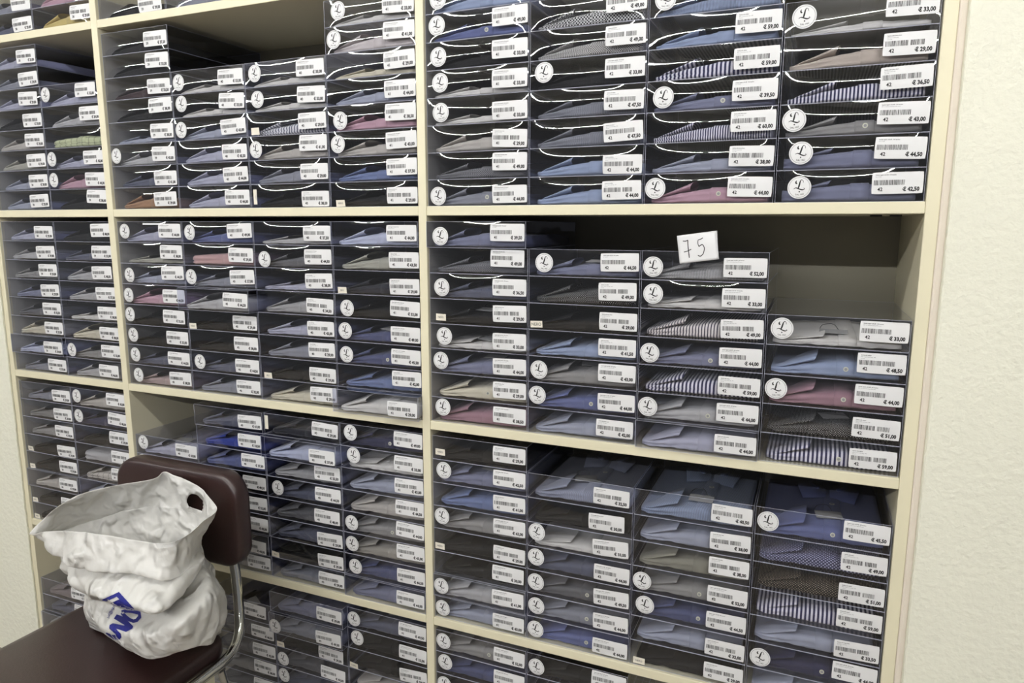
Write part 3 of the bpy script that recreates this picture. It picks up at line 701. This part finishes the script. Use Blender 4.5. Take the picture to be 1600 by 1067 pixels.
def smooth2(P, n=6):
    out = []
    for i in range(len(P)-1):
        p0, p1, p2, p3 = P[max(0, i-1)], P[i], P[i+1], P[min(len(P)-1, i+2)]
        for k in range(n):
            t = k/n; out.append(tuple(.5*((2*p1[d])+(-p0[d]+p2[d])*t+(2*p0[d]-5*p1[d]+4*p2[d]-p3[d])*t*t+(-p0[d]+3*p1[d]-3*p2[d]+p3[d])*t**3) for d in range(len(p1))))
    out.append(tuple(P[-1])); return out
def sticker_mb():
    r = .0202; m = MB(); seg = 40; m.v.append((0, 0, 0))
    for rr in (.5, 1):
        for k in range(seg): m.v.append((r*rr*math.cos(2*math.pi*k/seg), 0, r*rr*math.sin(2*math.pi*k/seg)))
    for k in range(seg):
        k2 = (k+1) % seg; m.f.append((0, 1+k, 1+k2)); m.f.append((1+k, 1+seg+k, 1+seg+k2, 1+k2)); m.mi += [0, 0]
    for k in range(54):
        a = 2*math.pi*k/54; d = .00048; x, z = r*.88*math.cos(a), r*.88*math.sin(a)
        m.add([(x-d, -.0002, z-d), (x+d, -.0002, z-d), (x+d, -.0002, z+d), (x-d, -.0002, z+d)], [(0, 1, 2, 3)], 1)
    S = r
    def st(P, w):
        Q = smooth2([p+(q*1.35,) for p, q in zip(P, w)], 6); stroke(m, [(a*S, b*S) for a, b, c in Q], [c*S for a, b, c in Q], 1)
    st([(.34, .40), (.33, .56), (.20, .66), (.09, .52), (.03, .30), (-.04, .06), (-.10, -.10)], [.03, .03, .04, .07, .10, .10, .06])
    st([(-.47, -.10), (-.30, -.02), (-.14, -.07), (.06, -.17), (.26, -.23), (.44, -.16), (.36, -.07)], [.03, .05, .07, .08, .07, .04, .02])
    st([(-.20, .62), (-.28, .50), (-.24, .38), (-.15, .36)], [.03, .08, .10, .03])
    m.add([(x*S, -.0002, z*S) for x, z in ((0, -.30), (.07, -.38), (0, -.46), (-.07, -.38))], [(0, 1, 2, 3)], 1)
    put = MB(); put_text(put, 'DAL 1962', -.35*S, -.66*S, .13*S, 1, .92, .01); m.add([(a, -.0002, c-.04*S*(1-(a/(.35*S))**2)) for a, b, c in put.v], put.f, 1)
    return m
STK = sticker_mb()
def tag_mb(txt, w, h, th, rot=False):
    m = MB(); nx = 4
    for i in range(nx+1):
        for z in (-h/2, h/2): m.v.append((w*(i/nx-.5), 0, z))
    for i in range(nx): m.f.append((2*i, 2*i+2, 2*i+3, 2*i+1)); m.mi.append(0)
    k = MB(); vs, fs, tw = text2d(txt, 0.0)
    if rot: put_text(k, txt, th*.4, -tw*th/CAPH*.45, th, 1, .9, rot=math.pi/2)
    else: put_text(k, txt, -tw*th/CAPH*.45, -th/2, th, 1, .9)
    m.add([(a, -.0002, c) for a, b, c in k.v], k.f, 1); return m
ORD = ['bottom', 'second up', 'third up', 'fourth up', 'fifth up', 'sixth up', 'seventh up', 'top']
ROWN = ['top', 'upper', 'middle', 'lower', 'lowest']; BAYN = {1: 'left', 2: 'centre', 3: 'right'}
STN = {4: ['first', 'second', 'third', 'fourth'], 2: ['first', 'second']}
CN = dict(slate='slate blue', lslate='light slate blue', slateg='slate grey', dslate='dark slate', lblue='light blue', mblue='mid blue', blue='blue', royal='royal blue',
  dblue='dark blue', navy='navy', navyd='dark navy', lav='pale lavender', lavb='pale lavender blue', grey='grey', lgrey='light grey', dgrey='dark grey', white='white', whitep='pinkish white',
  cream='cream', beige='beige', beigew='pale beige', beigeg='greyish beige', olive='olive grey', olivel='pale olive', tan='tan', pink='pink', dpink='dusty pink',
  dpinkb='dusty pink', salmon='salmon pink', mauve='mauve', black='black', blackt='black', maroon='dark maroon', hound='houndstooth', greystr='grey striped',
  purple='purple and white striped', yellow='yellow', green='green checked', bluestr='blue pinstriped')
PN = {'s1': 'striped ', 's2': 'narrow striped ', 's3': 'striped ', 'f': 'fine striped ', 'd': 'dotted ', 'D': 'dotted ', 'h': 'tweed ', 'H': '', 'p': '', 'c': '', 's4': ''}
def make(bay, cell, col, size, k, style, price, cn, pat, vi, L, K, p, dx, fl, top):
    W = .2415 if bay > 1 else .2395; pit = .2445 if bay > 1 else .2425
    x0 = {3: B_R, 2: -1.979, 1: -2.488}[bay]+col*pit+.0012+dx/1000.0
    rnd = random.Random(bay*1000+cell*200+col*20+k)
    y0 = .0085-p/1000.0; z0 = zz(SH[cell+1])+k*PITCH+.0002
    hid = 'x' in fl
    where = '%s in %s stack, %s row, %s bay' % ('top' if k == top and k > 0 else ORD[k], STN[2 if bay == 1 else 4][col], ROWN[cell], BAYN[bay])
    desc = CN[cn]
    pn = PN[pat] if not desc.endswith('striped') and 'check' not in desc and 'pinstr' not in desc and desc != 'houndstooth' else ''
    ld = 'clear box' + (' priced \u20ac'+price if (L and price != '?,?') else '')
    yaw = rnd.uniform(-.002, .002) if p < 20 else .008
    bx = empty('shirt_box', (x0, y0, z0), yaw)
    tag(bx, '%s, %s' % (ld, where), 'box', 'clear shirt boxes in the %s row, %s bay' % (ROWN[cell], BAYN[bay]))
    if W not in SHELL: SHELL[W] = shell_mesh(W)
    link('box_shell', SHELL[W], bx)
    f = bulge_fn(rnd, W); link('front_panel', front_mesh(W, f), bx)
    if L:
        m = label_mb(style, size, price); cx = min(max(L[0]/1000.0, .042), W-.0425); cz = min(max(L[1]/1000.0, .0205), .0365)
        conform(m, f, cx, cz, rnd.gauss(0, .018), .0004); m.build('price_label', [M['paper'], M['ink'], M['ink2']], bx)
    if K:
        kd, sx, sz = K; sx /= 1000.0; sz /= 1000.0
        if kd == 'S':
            m = MB(); m.v = list(STK.v); m.f = list(STK.f); m.mi = list(STK.mi)
            conform(m, f, max(sx, .0215), min(max(sz, .0212), .0362), rnd.gauss(0, .06), .0004); m.build('round_sticker', [M['paper'], M['ink']], bx)
        else:
            if kd == 'V': m = tag_mb('', .0115, .037, .004, True)
            elif kd == 'M': m = tag_mb('NERO', .028, .0145, .0066)
            elif kd == 'B': m = tag_mb('BLU', .026, .0155, .0042)
            elif kd == 'T': m = tag_mb('', .026, .017, .003)
            else: m = tag_mb('NERO', .026, .0155, .0042)
            w2 = .0058 if kd == 'V' else .0135; h2 = .0185 if kd == 'V' else .0078
            conform(m, f, max(sx, w2+.001), min(max(sz, h2+.001), HB-h2-.001), rnd.gauss(0, .02), .0004); m.build('name_tag', [M['tagp'], M['ink']], bx)
    if hid: return bx
    # the shirt inside
    sh = empty('folded_shirt', (x0+.0008, y0+.002, z0+.0012), yaw)
    tag(sh, '%s%s shirt inside clear box, %s' % (pn, desc, where.replace(' in ', ', ', 1)), 'shirt', 'folded shirts in the %s row, %s bay' % (ROWN[cell], BAYN[bay]))
    Ws = W-.002; key = (Ws, vi); mat = shirt_mat(cn, pat)
    if key not in BODY:
        BODY[key] = body_mesh(Ws, vi); PLK[key] = strip_mesh(Ws, vi, .125, .156)
        if VAR[vi]['ch']: CUFF[key] = cuff_mesh(Ws, vi)
        COLLAR[key] = collar_mesh(Ws, vi)
    link('shirt_body', BODY[key], sh, mat=mat)
    pl = link('placket', PLK[key], sh, mat=mat)
    if key in CUFF:
        cf = link('cuff', CUFF[key], sh, mat=mat)
    hh = VAR[vi]['h']
    if 'b' in fl: link('button', BTN, pl, loc=(.141, .0065, hh*.62))
    if 'c' in fl:
        link('collar', COLLAR[key], sh, mat=mat)
        for yy in (.075, .135): link('button', BTZ, pl, loc=(.141, yy, hh*1.07+.0012))
    if 't' in fl:
        zt = hh*1.05+.004; ya = rnd.uniform(.03, .05); xa = .10+rnd.uniform(-.01, .015); an = rnd.uniform(-.6, .5)
        ca, sa = math.cos(an), math.sin(an); m = MB()
        P = [(xa+x*ca-y*sa, ya+x*sa+y*ca, zt+(y > 0)*.004) for x, y in ((0, 0), (.05, 0), (.05, .028), (0, .028))]
        m.add(P+[(a, b, c+.0005) for a, b, c in P], [(0, 1, 2, 3), (7, 6, 5, 4), (0, 4, 5, 1), (1, 5, 6, 2), (2, 6, 7, 3), (3, 7, 4, 0)])
        ht = m.build('hang_tag', M['card'], sh)
        m = MB(); m.tube(smooth2([P[3], (P[3][0]+.006, P[3][1]+.012, zt+.011), (P[3][0]+.024, P[3][1]+.018, zt+.012), (P[3][0]+.034, P[3][1]+.010, zt+.002)], 5), .0006, 5); m.build('string', M['string'], ht)
    return bx
def pr(s): return None if s == '-' else tuple(float(v) for v in s.split(','))
cur = None; ALL = []
for ln in ROWS.strip().splitlines():
    t = ln.split()
    if t[0] == '@': cur = (int(t[1]), int(t[2]), int(t[3]), t[4]); ALL.append((cur, [])); continue
    ALL[-1][1].append(t)
for cur, rows in ALL:
    top = max(int(t[0]) for t in rows)
    for t in rows:
        K = None if t[7] == '-' else (t[7][0],)+pr(t[7][1:])
        make(cur[0], cur[1], cur[2], cur[3], int(t[0]), t[1], t[2], t[3], t[4], int(t[5]), pr(t[6]), K, float(t[8]), float(t[9]), t[10], top)
# boxes that carry the partly seen lowest stacks (below the frame)
for bay, col, lo in ((3, 0, 5), (3, 1, 7), (2, 1, 2), (2, 2, 3), (2, 3, 4)):
    for k in range(lo): make(bay, 4, col, '', k, 'A', '?,?', 'grey', 'p', 0, None, None, 0, 0, 'x', 7)
# ---------------------------------------------------------------- the handwritten card
cd = empty('price_card', (-.3785, -.0022, zz(-.0835)), 0); tag(cd, 'white card with 75 handwritten on it, stuck to a box front', 'card')
m = MB(); w, h, n = .0748, .0545, 12
ca, sa = math.cos(.137), math.sin(.137)
def cardpt(x, z, d=0.0):
    curl = .010*max(0, (x/w+.5)*.9+(z/h+.5)*1.1-1.25)**2*2.2+.0008
    return (x*ca-z*sa, -d+curl*.9, x*sa+z*ca)
for j in range(n+1):
    for i in range(n+1): m.v.append(cardpt(w*(i/n-.5), h*(j/n-.5)))
for j in range(n):
    for i in range(n): a0 = j*(n+1)+i; m.f.append((a0, a0+1, a0+n+2, a0+n+1)); m.mi.append(0)
o = m.build('card', M['paper'], cd, True); md = o.modifiers.new('s', 'SOLIDIFY'); md.thickness = .0004; md.offset = 1
m = MB()
def ink(P, wd=.0009):
    wd *= 1.25
    Q = smooth2(P, 8) if len(P) > 2 else P
    stroke(m, Q, wd, 0); 
ink([(-.0225, .0125), (-.0185, .0118), (-.0145, .0128)]); ink([(-.0146, .0128), (-.0152, .002), (-.0148, -.0125)], .0011)
ink([(-.0225, -.0035), (-.0165, -.0026), (-.0105, -.0006)])
ink([(.0015, .0110), (.0008, .0062), (.0022, .0015)]); ink([(.0020, .0020), (.0075, .0040), (.0100, -.0010), (.0078, -.0085), (.0030, -.0120), (-.0010, -.0105)], .0010)
ink([(.0015, .0112), (.0060, .0120), (.0092, .0135)])
m.v = [tuple(Vector(cardpt(x*1.2, z*1.35-.001, .0006))) for x, y, z in m.v]; m.build('handwriting', M['ink'], cd)

# ---------------------------------------------------------------- the chair
def pad(name, x0, x1, y0, y1, z0, z1, axis, rad, parent, bow=0.0):
    """upholstered pad: rounded rectangle in plan (axis z) or in elevation (axis y) with a soft crowned section"""
    m = MB(); prof_ = [(0, .62), (.10, .86), (.26, .97), (.5, 1.0), (.74, .97), (.90, .86), (1, .62)]
    seg = 10
    if axis == 'z': a0, a1, b0, b1, c0, c1 = x0, x1, y0, y1, z0, z1
    else: a0, a1, b0, b1, c0, c1 = x0, x1, z0, z1, y0, y1
    ca_, cb = (a0+a1)/2, (b0+b1)/2; ha, hb = (a1-a0)/2, (b1-b0)/2; rings = []
    th = (c1-c0)
    secs = [(0, .05), (.03, .018), (.12, .004), (.3, 0), (.7, 0), (.88, .004), (.97, .018), (1, .05)]
    for t, ins in secs:
        ring = []; A, B = ha-ins*.45, hb-ins*.45; r = min(rad, A, B)
        for q, (sx, sy) in enumerate(((1, 1), (-1, 1), (-1, -1), (1, -1))):
            for k in range(seg+1):
                an = math.pi/2*(q+k/seg); u = sx*(A-r)+r*math.cos(an); v = sy*(B-r)+r*math.sin(an); ring.append((u, v))
        rings.append((c0+th*t, ring))
    def P(u, v, c):
        off = bow*(1-(u/ha)**2)
        return (ca_+u, cb+v, c) if axis == 'z' else (ca_+u, c+off, cb+v)
    nr = len(rings[0][1])
    for c, ring in rings: m.v += [P(u, v, c) for u, v in ring]
    for i in range(len(rings)-1):
        for k in range(nr): m.f.append((i*nr+k, i*nr+(k+1) % nr, (i+1)*nr+(k+1) % nr, (i+1)*nr+k)); m.mi.append(0)
    for end, (c, ring) in ((0, rings[0]), (1, rings[-1])):
        base = len(m.v); cc = c+(.006 if end else -.006)*(1 if th > .03 else .3)
        m.v += [P(u*.6, v*.6, cc) for u, v in ring]; o0 = 0 if not end else (len(rings)-1)*nr
        for k in range(nr): m.f.append((o0+k, base+k, base+(k+1) % nr, o0+(k+1) % nr)); m.mi.append(0)
        m.f.append(tuple(base+k for k in range(nr))); m.mi.append(0)
    o = m.build(name, M['vinyl'], parent, True); return o
ch = empty('chair', (0, 0, 0)); tag(ch, 'dark brown vinyl chair with chrome tube frame in front of the shelving', 'chair')
SEAT = zz(-1.043)
pad('seat', -1.922, -1.445, -.66, -.195, SEAT-.055, SEAT-.006, 'z', .05, ch)
pad('backrest', -1.815, -1.404, -.192, -.140, zz(-.878), zz(-.637), 'y', .062, ch, .012)
def chrome(name, P, r=.0125, parent=ch):
    m = MB(); m.tube(smooth2(P, 8), r, 16); return m.build(name, M['chrome'], parent, True)
for s, nm in ((1, 'right'), (-1, 'left')):
    cx = -1.6765
    X = lambda d: cx+s*d
    chrome('frame_tube', [(X(.165), -.118, zz(-.72)), (X(.178), -.122, zz(-.84)), (X(.192), -.128, zz(-.93)), (X(.208), -.140, zz(-1.01)), (X(.228), -.165, zz(-1.062)), (X(.243), -.215, zz(-1.090)),
                          (X(.245), -.30, zz(-1.096)), (X(.245), -.45, zz(-1.098)), (X(.245), -.60, zz(-1.10)), (X(.245), -.655, zz(-1.115)), (X(.245), -.672, zz(-1.16)), (X(.245), -.676, .25), (X(.245), -.68, .012)])
    chrome('leg', [(X(.222), -.23, zz(-1.10)), (X(.223), -.20, zz(-1.25)), (X(.225), -.15, .012)], .009)
    for y in (-.68, -.15):
        m = MB(); m.tube([(X(.245 if y < -.5 else .225), y, 0), (X(.245 if y < -.5 else .225), y, .02)], .015, 14); m.build('foot_cap', M['black'], ch, True)
m = MB(); m.box(-1.92, -1.433, -.25, -.23, SEAT-.075, SEAT-.057); m.build('seat_rail', M['chrome'], ch)
m = MB(); m.box(-1.92, -1.433, -.56, -.54, SEAT-.075, SEAT-.057); m.build('seat_rail', M['chrome'], ch)

# ---------------------------------------------------------------- the plastic bag
# the artwork is drawn flat and pressed onto the bag from the front right
PRINT_O = Vector((-.16726, -1.41549, 1.47855)); PRINT_R = Matrix(((0.920092, -0.065008, 0.386269), (0.391698, 0.148274, -0.908068), (0.001758, 0.986807, 0.161890)))
def at(u, v, y):
    d = PRINT_R @ Vector(((u-800)/1108.6, -(v-533.5)/1108.6, -1.0)); return PRINT_O+d*((y-PRINT_O.y)/d.y)
bag_m = N('bag_plastic'); p_ = bag_m.n('BsdfPrincipled'); p_.inputs['Base Color'].default_value = rgb((242, 241, 238)); p_.inputs['Roughness'].default_value = .30
tl = bag_m.n('BsdfTranslucent'); tl.inputs[0].default_value = rgb((236, 230, 214)); mx = bag_m.n('MixShader'); mx.inputs[0].default_value = .22
bag_m.l(p_.outputs[0], mx.inputs[1]); bag_m.l(tl.outputs[0], mx.inputs[2]); bag_m.l(mx.outputs[0], bag_m.out.inputs[0])
tcc = bag_m.n('TexCoord'); mu = bag_m.n('TexNoise'); mu.inputs['Scale'].default_value = 7; mu.inputs['Detail'].default_value = 3; bag_m.l(tcc.outputs['Object'], mu.inputs['Vector'])
vr = bag_m.n('TexNoise'); vr.noise_type = 'RIDGED_MULTIFRACTAL'; vr.inputs['Scale'].default_value = 13; vr.inputs['Detail'].default_value = 4; vr.inputs['Roughness'].default_value = .55
ad = bag_m.n('VectorMath', operation='MULTIPLY_ADD'); ad.inputs[1].default_value = (.35, .35, .35); bag_m.l(mu.outputs['Color'], ad.inputs[0]); bag_m.l(tcc.outputs['Object'], ad.inputs[2]); bag_m.l(ad.outputs[0], vr.inputs['Vector'])
bp = bag_m.n('Bump'); bp.inputs['Strength'].default_value = 1.0; bp.inputs['Distance'].default_value = .022; bag_m.l(vr.outputs[0], bp.inputs['Height']); bag_m.l(bp.outputs[0], p_.inputs['Normal']); bag_m.l(bp.outputs[0], tl.inputs['Normal'])
# rings of the bag from the rim down to the seat, metres
R0 = [(-1.8480, -0.4000, 0.7545), (-1.7454, -0.4200, 0.7843), (-1.6453, -0.4350, 0.8084), (-1.5282, -0.4450, 0.8262), (-1.4229, -0.4450, 0.8311), (-1.3547, -0.4300, 0.8317), (-1.3412, -0.3850, 0.8348), (-1.3461, -0.3400, 0.8444), (-1.3849, -0.2700, 0.8374), (-1.4430, -0.2350, 0.8508), (-1.5194, -0.2150, 0.8673), (-1.5731, -0.2150, 0.8757), (-1.5949, -0.2250, 0.8840), (-1.6135, -0.2400, 0.8685), (-1.6875, -0.2700, 0.8531), (-1.7434, -0.3100, 0.8424), (-1.7932, -0.3450, 0.8182)]
R1 = [(-1.8275, -0.3900, 0.7330), (-1.7054, -0.4300, 0.7372), (-1.6058, -0.4550, 0.7454), (-1.4942, -0.4700, 0.7617), (-1.3996, -0.4700, 0.7697), (-1.3399, -0.4600, 0.7662), (-1.3372, -0.4100, 0.7638), (-1.3711, -0.3500, 0.7599), (-1.4460, -0.2700, 0.7440), (-1.5000, -0.2220, 0.7800), (-1.5600, -0.2150, 0.7900), (-1.6200, -0.2150, 0.7900), (-1.6800, -0.2200, 0.7800), (-1.7300, -0.2350, 0.7700), (-1.7800, -0.2500, 0.7500), (-1.8400, -0.2800, 0.7300), (-1.8800, -0.3300, 0.7200)]
R1b = [(x, y+(.026 if y < -.33 else 0), z-.010) for x, y, z in R1]
R2 = [(-1.7624, -0.3850, 0.6865), (-1.6880, -0.4200, 0.6893), (-1.6104, -0.4500, 0.6895), (-1.4910, -0.4850, 0.7094), (-1.3870, -0.5000, 0.7193), (-1.3318, -0.4900, 0.7155), (-1.3322, -0.4400, 0.7157), (-1.3779, -0.3600, 0.7139), (-1.4275, -0.2900, 0.7154), (-1.4900, -0.2250, 0.7000), (-1.5400, -0.2150, 0.7000), (-1.6000, -0.2120, 0.7000), (-1.6600, -0.2150, 0.6900), (-1.7100, -0.2250, 0.6800), (-1.7600, -0.2450, 0.6700), (-1.8000, -0.2750, 0.6600), (-1.8300, -0.3200, 0.6600)]
R3 = [(-1.7095, -0.3650, 0.6128), (-1.6703, -0.3850, 0.6218), (-1.6193, -0.4000, 0.6313), (-1.5544, -0.4050, 0.6359), (-1.4995, -0.4050, 0.6421), (-1.4289, -0.4000, 0.6660), (-1.3938, -0.3700, 0.6899), (-1.3888, -0.3250, 0.7130), (-1.4317, -0.2600, 0.6880), (-1.4550, -0.2250, 0.6550), (-1.5200, -0.2150, 0.6500), (-1.5800, -0.2120, 0.6400), (-1.6400, -0.2150, 0.6300), (-1.6900, -0.2250, 0.6200), (-1.7300, -0.2450, 0.6100), (-1.7700, -0.2750, 0.6000), (-1.7900, -0.3200, 0.6000)]
R4 = [(-1.7049, -0.3750, 0.5797), (-1.6353, -0.4100, 0.5855), (-1.5545, -0.4400, 0.5994), (-1.4673, -0.4600, 0.6197), (-1.3892, -0.4650, 0.6416), (-1.3191, -0.4600, 0.6770), (-1.2979, -0.4200, 0.6887), (-1.3225, -0.3500, 0.6833), (-1.3796, -0.2700, 0.6269), (-1.4500, -0.2250, 0.5700), (-1.5200, -0.2100, 0.5700), (-1.5800, -0.2050, 0.5600), (-1.6400, -0.2050, 0.5600), (-1.6900, -0.2150, 0.5600), (-1.7300, -0.2400, 0.5600), (-1.7600, -0.2700, 0.5500), (-1.7800, -0.3200, 0.5500)]
R5 = [(-1.6950, -0.3750, 0.5557), (-1.6231, -0.4000, 0.5541), (-1.5444, -0.4250, 0.5609), (-1.4595, -0.4450, 0.5667), (-1.3997, -0.4500, 0.5732), (-1.3443, -0.4400, 0.5962), (-1.3170, -0.4100, 0.5986), (-1.3292, -0.3600, 0.5753), (-1.3735, -0.2900, 0.5541), (-1.4600, -0.2250, 0.4850), (-1.5200, -0.2100, 0.4800), (-1.5800, -0.2050, 0.4800), (-1.6400, -0.2050, 0.4800), (-1.6900, -0.2150, 0.4800), (-1.7300, -0.2400, 0.4800), (-1.7600, -0.2700, 0.4800), (-1.7750, -0.3200, 0.4800)]
def sm_closed(R, n):
    out = []; L = len(R)
    for i in range(L):
        p0, p1, p2, p3 = [Vector(R[(i+d) % L]) for d in (-1, 0, 1, 2)]
        for k in range(n):
            t = k/n; out.append(.5*((2*p1)+(-p0+p2)*t+(2*p0-5*p1+4*p2-p3)*t*t+(-p0+3*p1-3*p2+p3)*t**3))
    return out
RG = [sm_closed(R, 12) for R in (R0, R1, R1b, R2, R3, R4, R5)]
zmin = zz(-1.0425)
cols = len(RG[0]); STEP = 13; grid = []
for i in range(len(RG)-1):
    for k in range(STEP):
        t = k/STEP; row = []
        for c_ in range(cols):
            p0, p1, p2, p3 = RG[max(0, i-1)][c_], RG[i][c_], RG[i+1][c_], RG[min(len(RG)-1, i+2)][c_]
            row.append(.5*((2*p1)+(-p0+p2)*t+(2*p0-5*p1+4*p2-p3)*t*t+(-p0+3*p1-3*p2+p3)*t**3))
        grid.append(row)
grid.append(RG[-1])
from mathutils import noise
ctr = Vector((-1.62, -.33, 0)); nrow = len(grid); m = MB()
for r_, row in enumerate(grid):
    for p in row:
        q = Vector((p.x, p.y, p.z)); out = Vector((p.x-ctr.x, p.y-ctr.y, 0)).normalized()
        d = 0
        s1 = noise.noise(q*7+Vector((3, 1, 7))); s2 = noise.noise(Vector((q.x*26, q.y*26, q.z*12))+Vector((9, 2, 4)))
        vd = noise.voronoi(Vector((q.x*13, q.y*13, q.z*8))+noise.noise_vector(q*6)*.5, distance_metric='DISTANCE')[0]
        ve = noise.voronoi(Vector((q.x*30, q.y*30, q.z*17))+noise.noise_vector(q*9)*.6, distance_metric='DISTANCE')[0]
        d = (.4-abs(s1)*2.0)*.014+(min(.45, vd[1]-vd[0])-.2)*.020+(min(.4, ve[1]-ve[0])-.2)*.008
        fade = 1.0 if r_ > 3 else (.25+.25*r_)
        if r_ > nrow-4: fade *= .4
        q += out*d*fade; q.z = max(q.z, zmin); q.y = min(q.y, -.196) if q.z < zz(-.60) else q.y
        m.v.append(tuple(q))
hole = Vector((-1.5073, -0.2350, 0.8118)); gone = set(); kept = set()
for r_ in range(nrow-1):
    for c_ in range(cols):
        a0, a1 = r_*cols+c_, r_*cols+(c_+1) % cols; fc = (a0, a0+cols, a1+cols, a1)
        ce = sum((Vector(m.v[i]) for i in fc), Vector())/4
        dx_, dz_ = (ce.x-hole.x), (ce.z-hole.z)
        if ce.y > -.29 and (dx_/.030)**2+(dz_/.026)**2 < 1 and dz_ > -.012:
            gone.update(fc); continue
        m.f.append(fc); m.mi.append(0); kept.update(fc)
for i in gone & kept:                       # round the edge of the handle hole
    x, y, z = m.v[i]; u_, w_ = (x-hole.x)/.030, (z-hole.z)/.026; k_ = math.hypot(u_, w_) or 1
    m.v[i] = (hole.x+u_/k_*.030, y, max(hole.z-.013, hole.z+w_/k_*.026))
base = (nrow-1)*cols; cidx = len(m.v); m.v.append((-1.61, -.33, zmin+.001))
for c_ in range(cols): m.f.append((base+c_, cidx, base+(c_+1) % cols)); m.mi.append(0)
bag = empty('plastic_bag', (0, 0, 0)); tag(bag, 'crumpled white plastic carrier bag with blue lettering standing open on the chair seat', 'bag')
bo = m.build('bag_body', bag_m.m, bag, True)
sd = bo.modifiers.new('s', 'SOLIDIFY'); sd.thickness = .0006; sd.offset = 0
bvh = BVHTree.FromPolygons([Vector(v) for v in m.v], m.f)
M['blue'] = principled('bag_print_blue', (22, 28, 122), .4); M['greyp'] = principled('bag_print_dark', (50, 50, 70), .5)
def decal(name, polys, mat):
    """printed shapes laid onto the bag's own surface"""
    mm = MB()
    for P in polys:
        # fill the outline with a fine grid so that the print follows the folds
        u0, u1 = min(p[0] for p in P), max(p[0] for p in P); v0, v1 = min(p[1] for p in P), max(p[1] for p in P); st_ = .45
        def ins(x, y):
            r = False; n_ = len(P)
            for i in range(n_):
                x1, y1 = P[i]; x2, y2 = P[(i+1) % n_]
                if (y1 > y) != (y2 > y) and x < (x2-x1)*(y-y1)/(y2-y1)+x1: r = not r
            return r
        idx = {}
        nx_, ny_ = int((u1-u0)/st_)+2, int((v1-v0)/st_)+2
        def pt(i, j):
            if (i, j) in idx: return idx[(i, j)]
            u, v = u0+i*st_, v0+j*st_; d = (at(u, v, -.4)-PRINT_O).normalized(); hit = bvh.ray_cast(PRINT_O, d)
            if hit[0] is None: idx[(i, j)] = None; return None
            q = hit[0]-d*.0024; idx[(i, j)] = len(mm.v); mm.v.append(tuple(q)); return idx[(i, j)]
        for i in range(nx_):
            for j in range(ny_):
                if ins(u0+(i+.5)*st_, v0+(j+.5)*st_):
                    q = [pt(i, j), pt(i+1, j), pt(i+1, j+1), pt(i, j+1)]
                    if None not in q and max((Vector(mm.v[q[0]])-Vector(mm.v[k])).length for k in q) < .05: mm.f.append(tuple(q)); mm.mi.append(0)
    # keep the one connected patch of print
    par = list(range(len(mm.v)))
    def fd(a):
        while par[a] != a: par[a] = par[par[a]]; a = par[a]
        return a
    for f_ in mm.f:
        for k_ in f_[1:]: par[fd(k_)] = fd(f_[0])
    cnt = {}
    for f_ in mm.f: cnt[fd(f_[0])] = cnt.get(fd(f_[0]), 0)+1
    big = max(cnt, key=cnt.get); mm.f = [f_ for f_ in mm.f if fd(f_[0]) == big]; mm.mi = [0]*len(mm.f)
    use = sorted({k_ for f_ in mm.f for k_ in f_}); re_ = {k_: i_ for i_, k_ in enumerate(use)}
    mm.v = [mm.v[k_] for k_ in use]; mm.f = [tuple(re_[k_] for k_ in f_) for f_ in mm.f]
    return mm.build(name, mat, bag, True)
def px(P): return [(120+x/8.206, 910+y/8.206) for x, y in P]
def thick(P, w):
    L = []; R = []; n_ = len(P)
    for i, (x, y) in enumerate(P):
        ax, ay = P[max(0, i-1)]; bx_, by = P[min(n_-1, i+1)]; dx_, dy = bx_-ax, by-ay; l = math.hypot(dx_, dy); L.append((x-dy/l*w/2, y+dx_/l*w/2)); R.append((x+dy/l*w/2, y-dx_/l*w/2))
    return L+R[::-1]
decal('printed_emblem', [px([(315, 225), (540, 120), (760, 365), (660, 350), (560, 320), (500, 318), (425, 268), (545, 215), (510, 182), (375, 245)])], M['blue'])
decal('printed_letter', [px(thick([(575, 380), (640, 362), (720, 372), (800, 392), (805, 440), (765, 485), (725, 495), (670, 475), (615, 430), (578, 385)], 46))], M['blue'])
decal('printed_letter', [px([(475, 462), (512, 408), (600, 440), (722, 560), (712, 590), (630, 632), (500, 590), (560, 655), (572, 700), (540, 738), (470, 730), (372, 655), (375, 640), (450, 672), (500, 668), (415, 590), (420, 545), (460, 522), (575, 545), (618, 550)])], M['blue'])
def bag_text(s, ox, oy, ang, h, mat, name):
    vs, fs, w_ = text2d(s, .01); ca, sa = math.cos(ang), math.sin(ang); mm = MB(); ok = {}
    for i, (x, y) in enumerate(vs):
        X, Y = x*h/CAPH, y*h/CAPH; u = ox+(X*ca+Y*sa); v = oy+(X*sa-Y*ca); u, v = px([(u, v)])[0]
        d = (at(u, v, -.4)-PRINT_O).normalized(); hit = bvh.ray_cast(PRINT_O, d)
        mm.v.append(tuple((hit[0] if hit[0] else at(u, v, -.4))-d*.0028))
    mm.f = list(fs); mm.mi = [0]*len(fs); return mm.build(name, mat, bag)
bag_text('info@pri', 470, 290, math.radians(118), 34, M['blue'], 'printed_line')
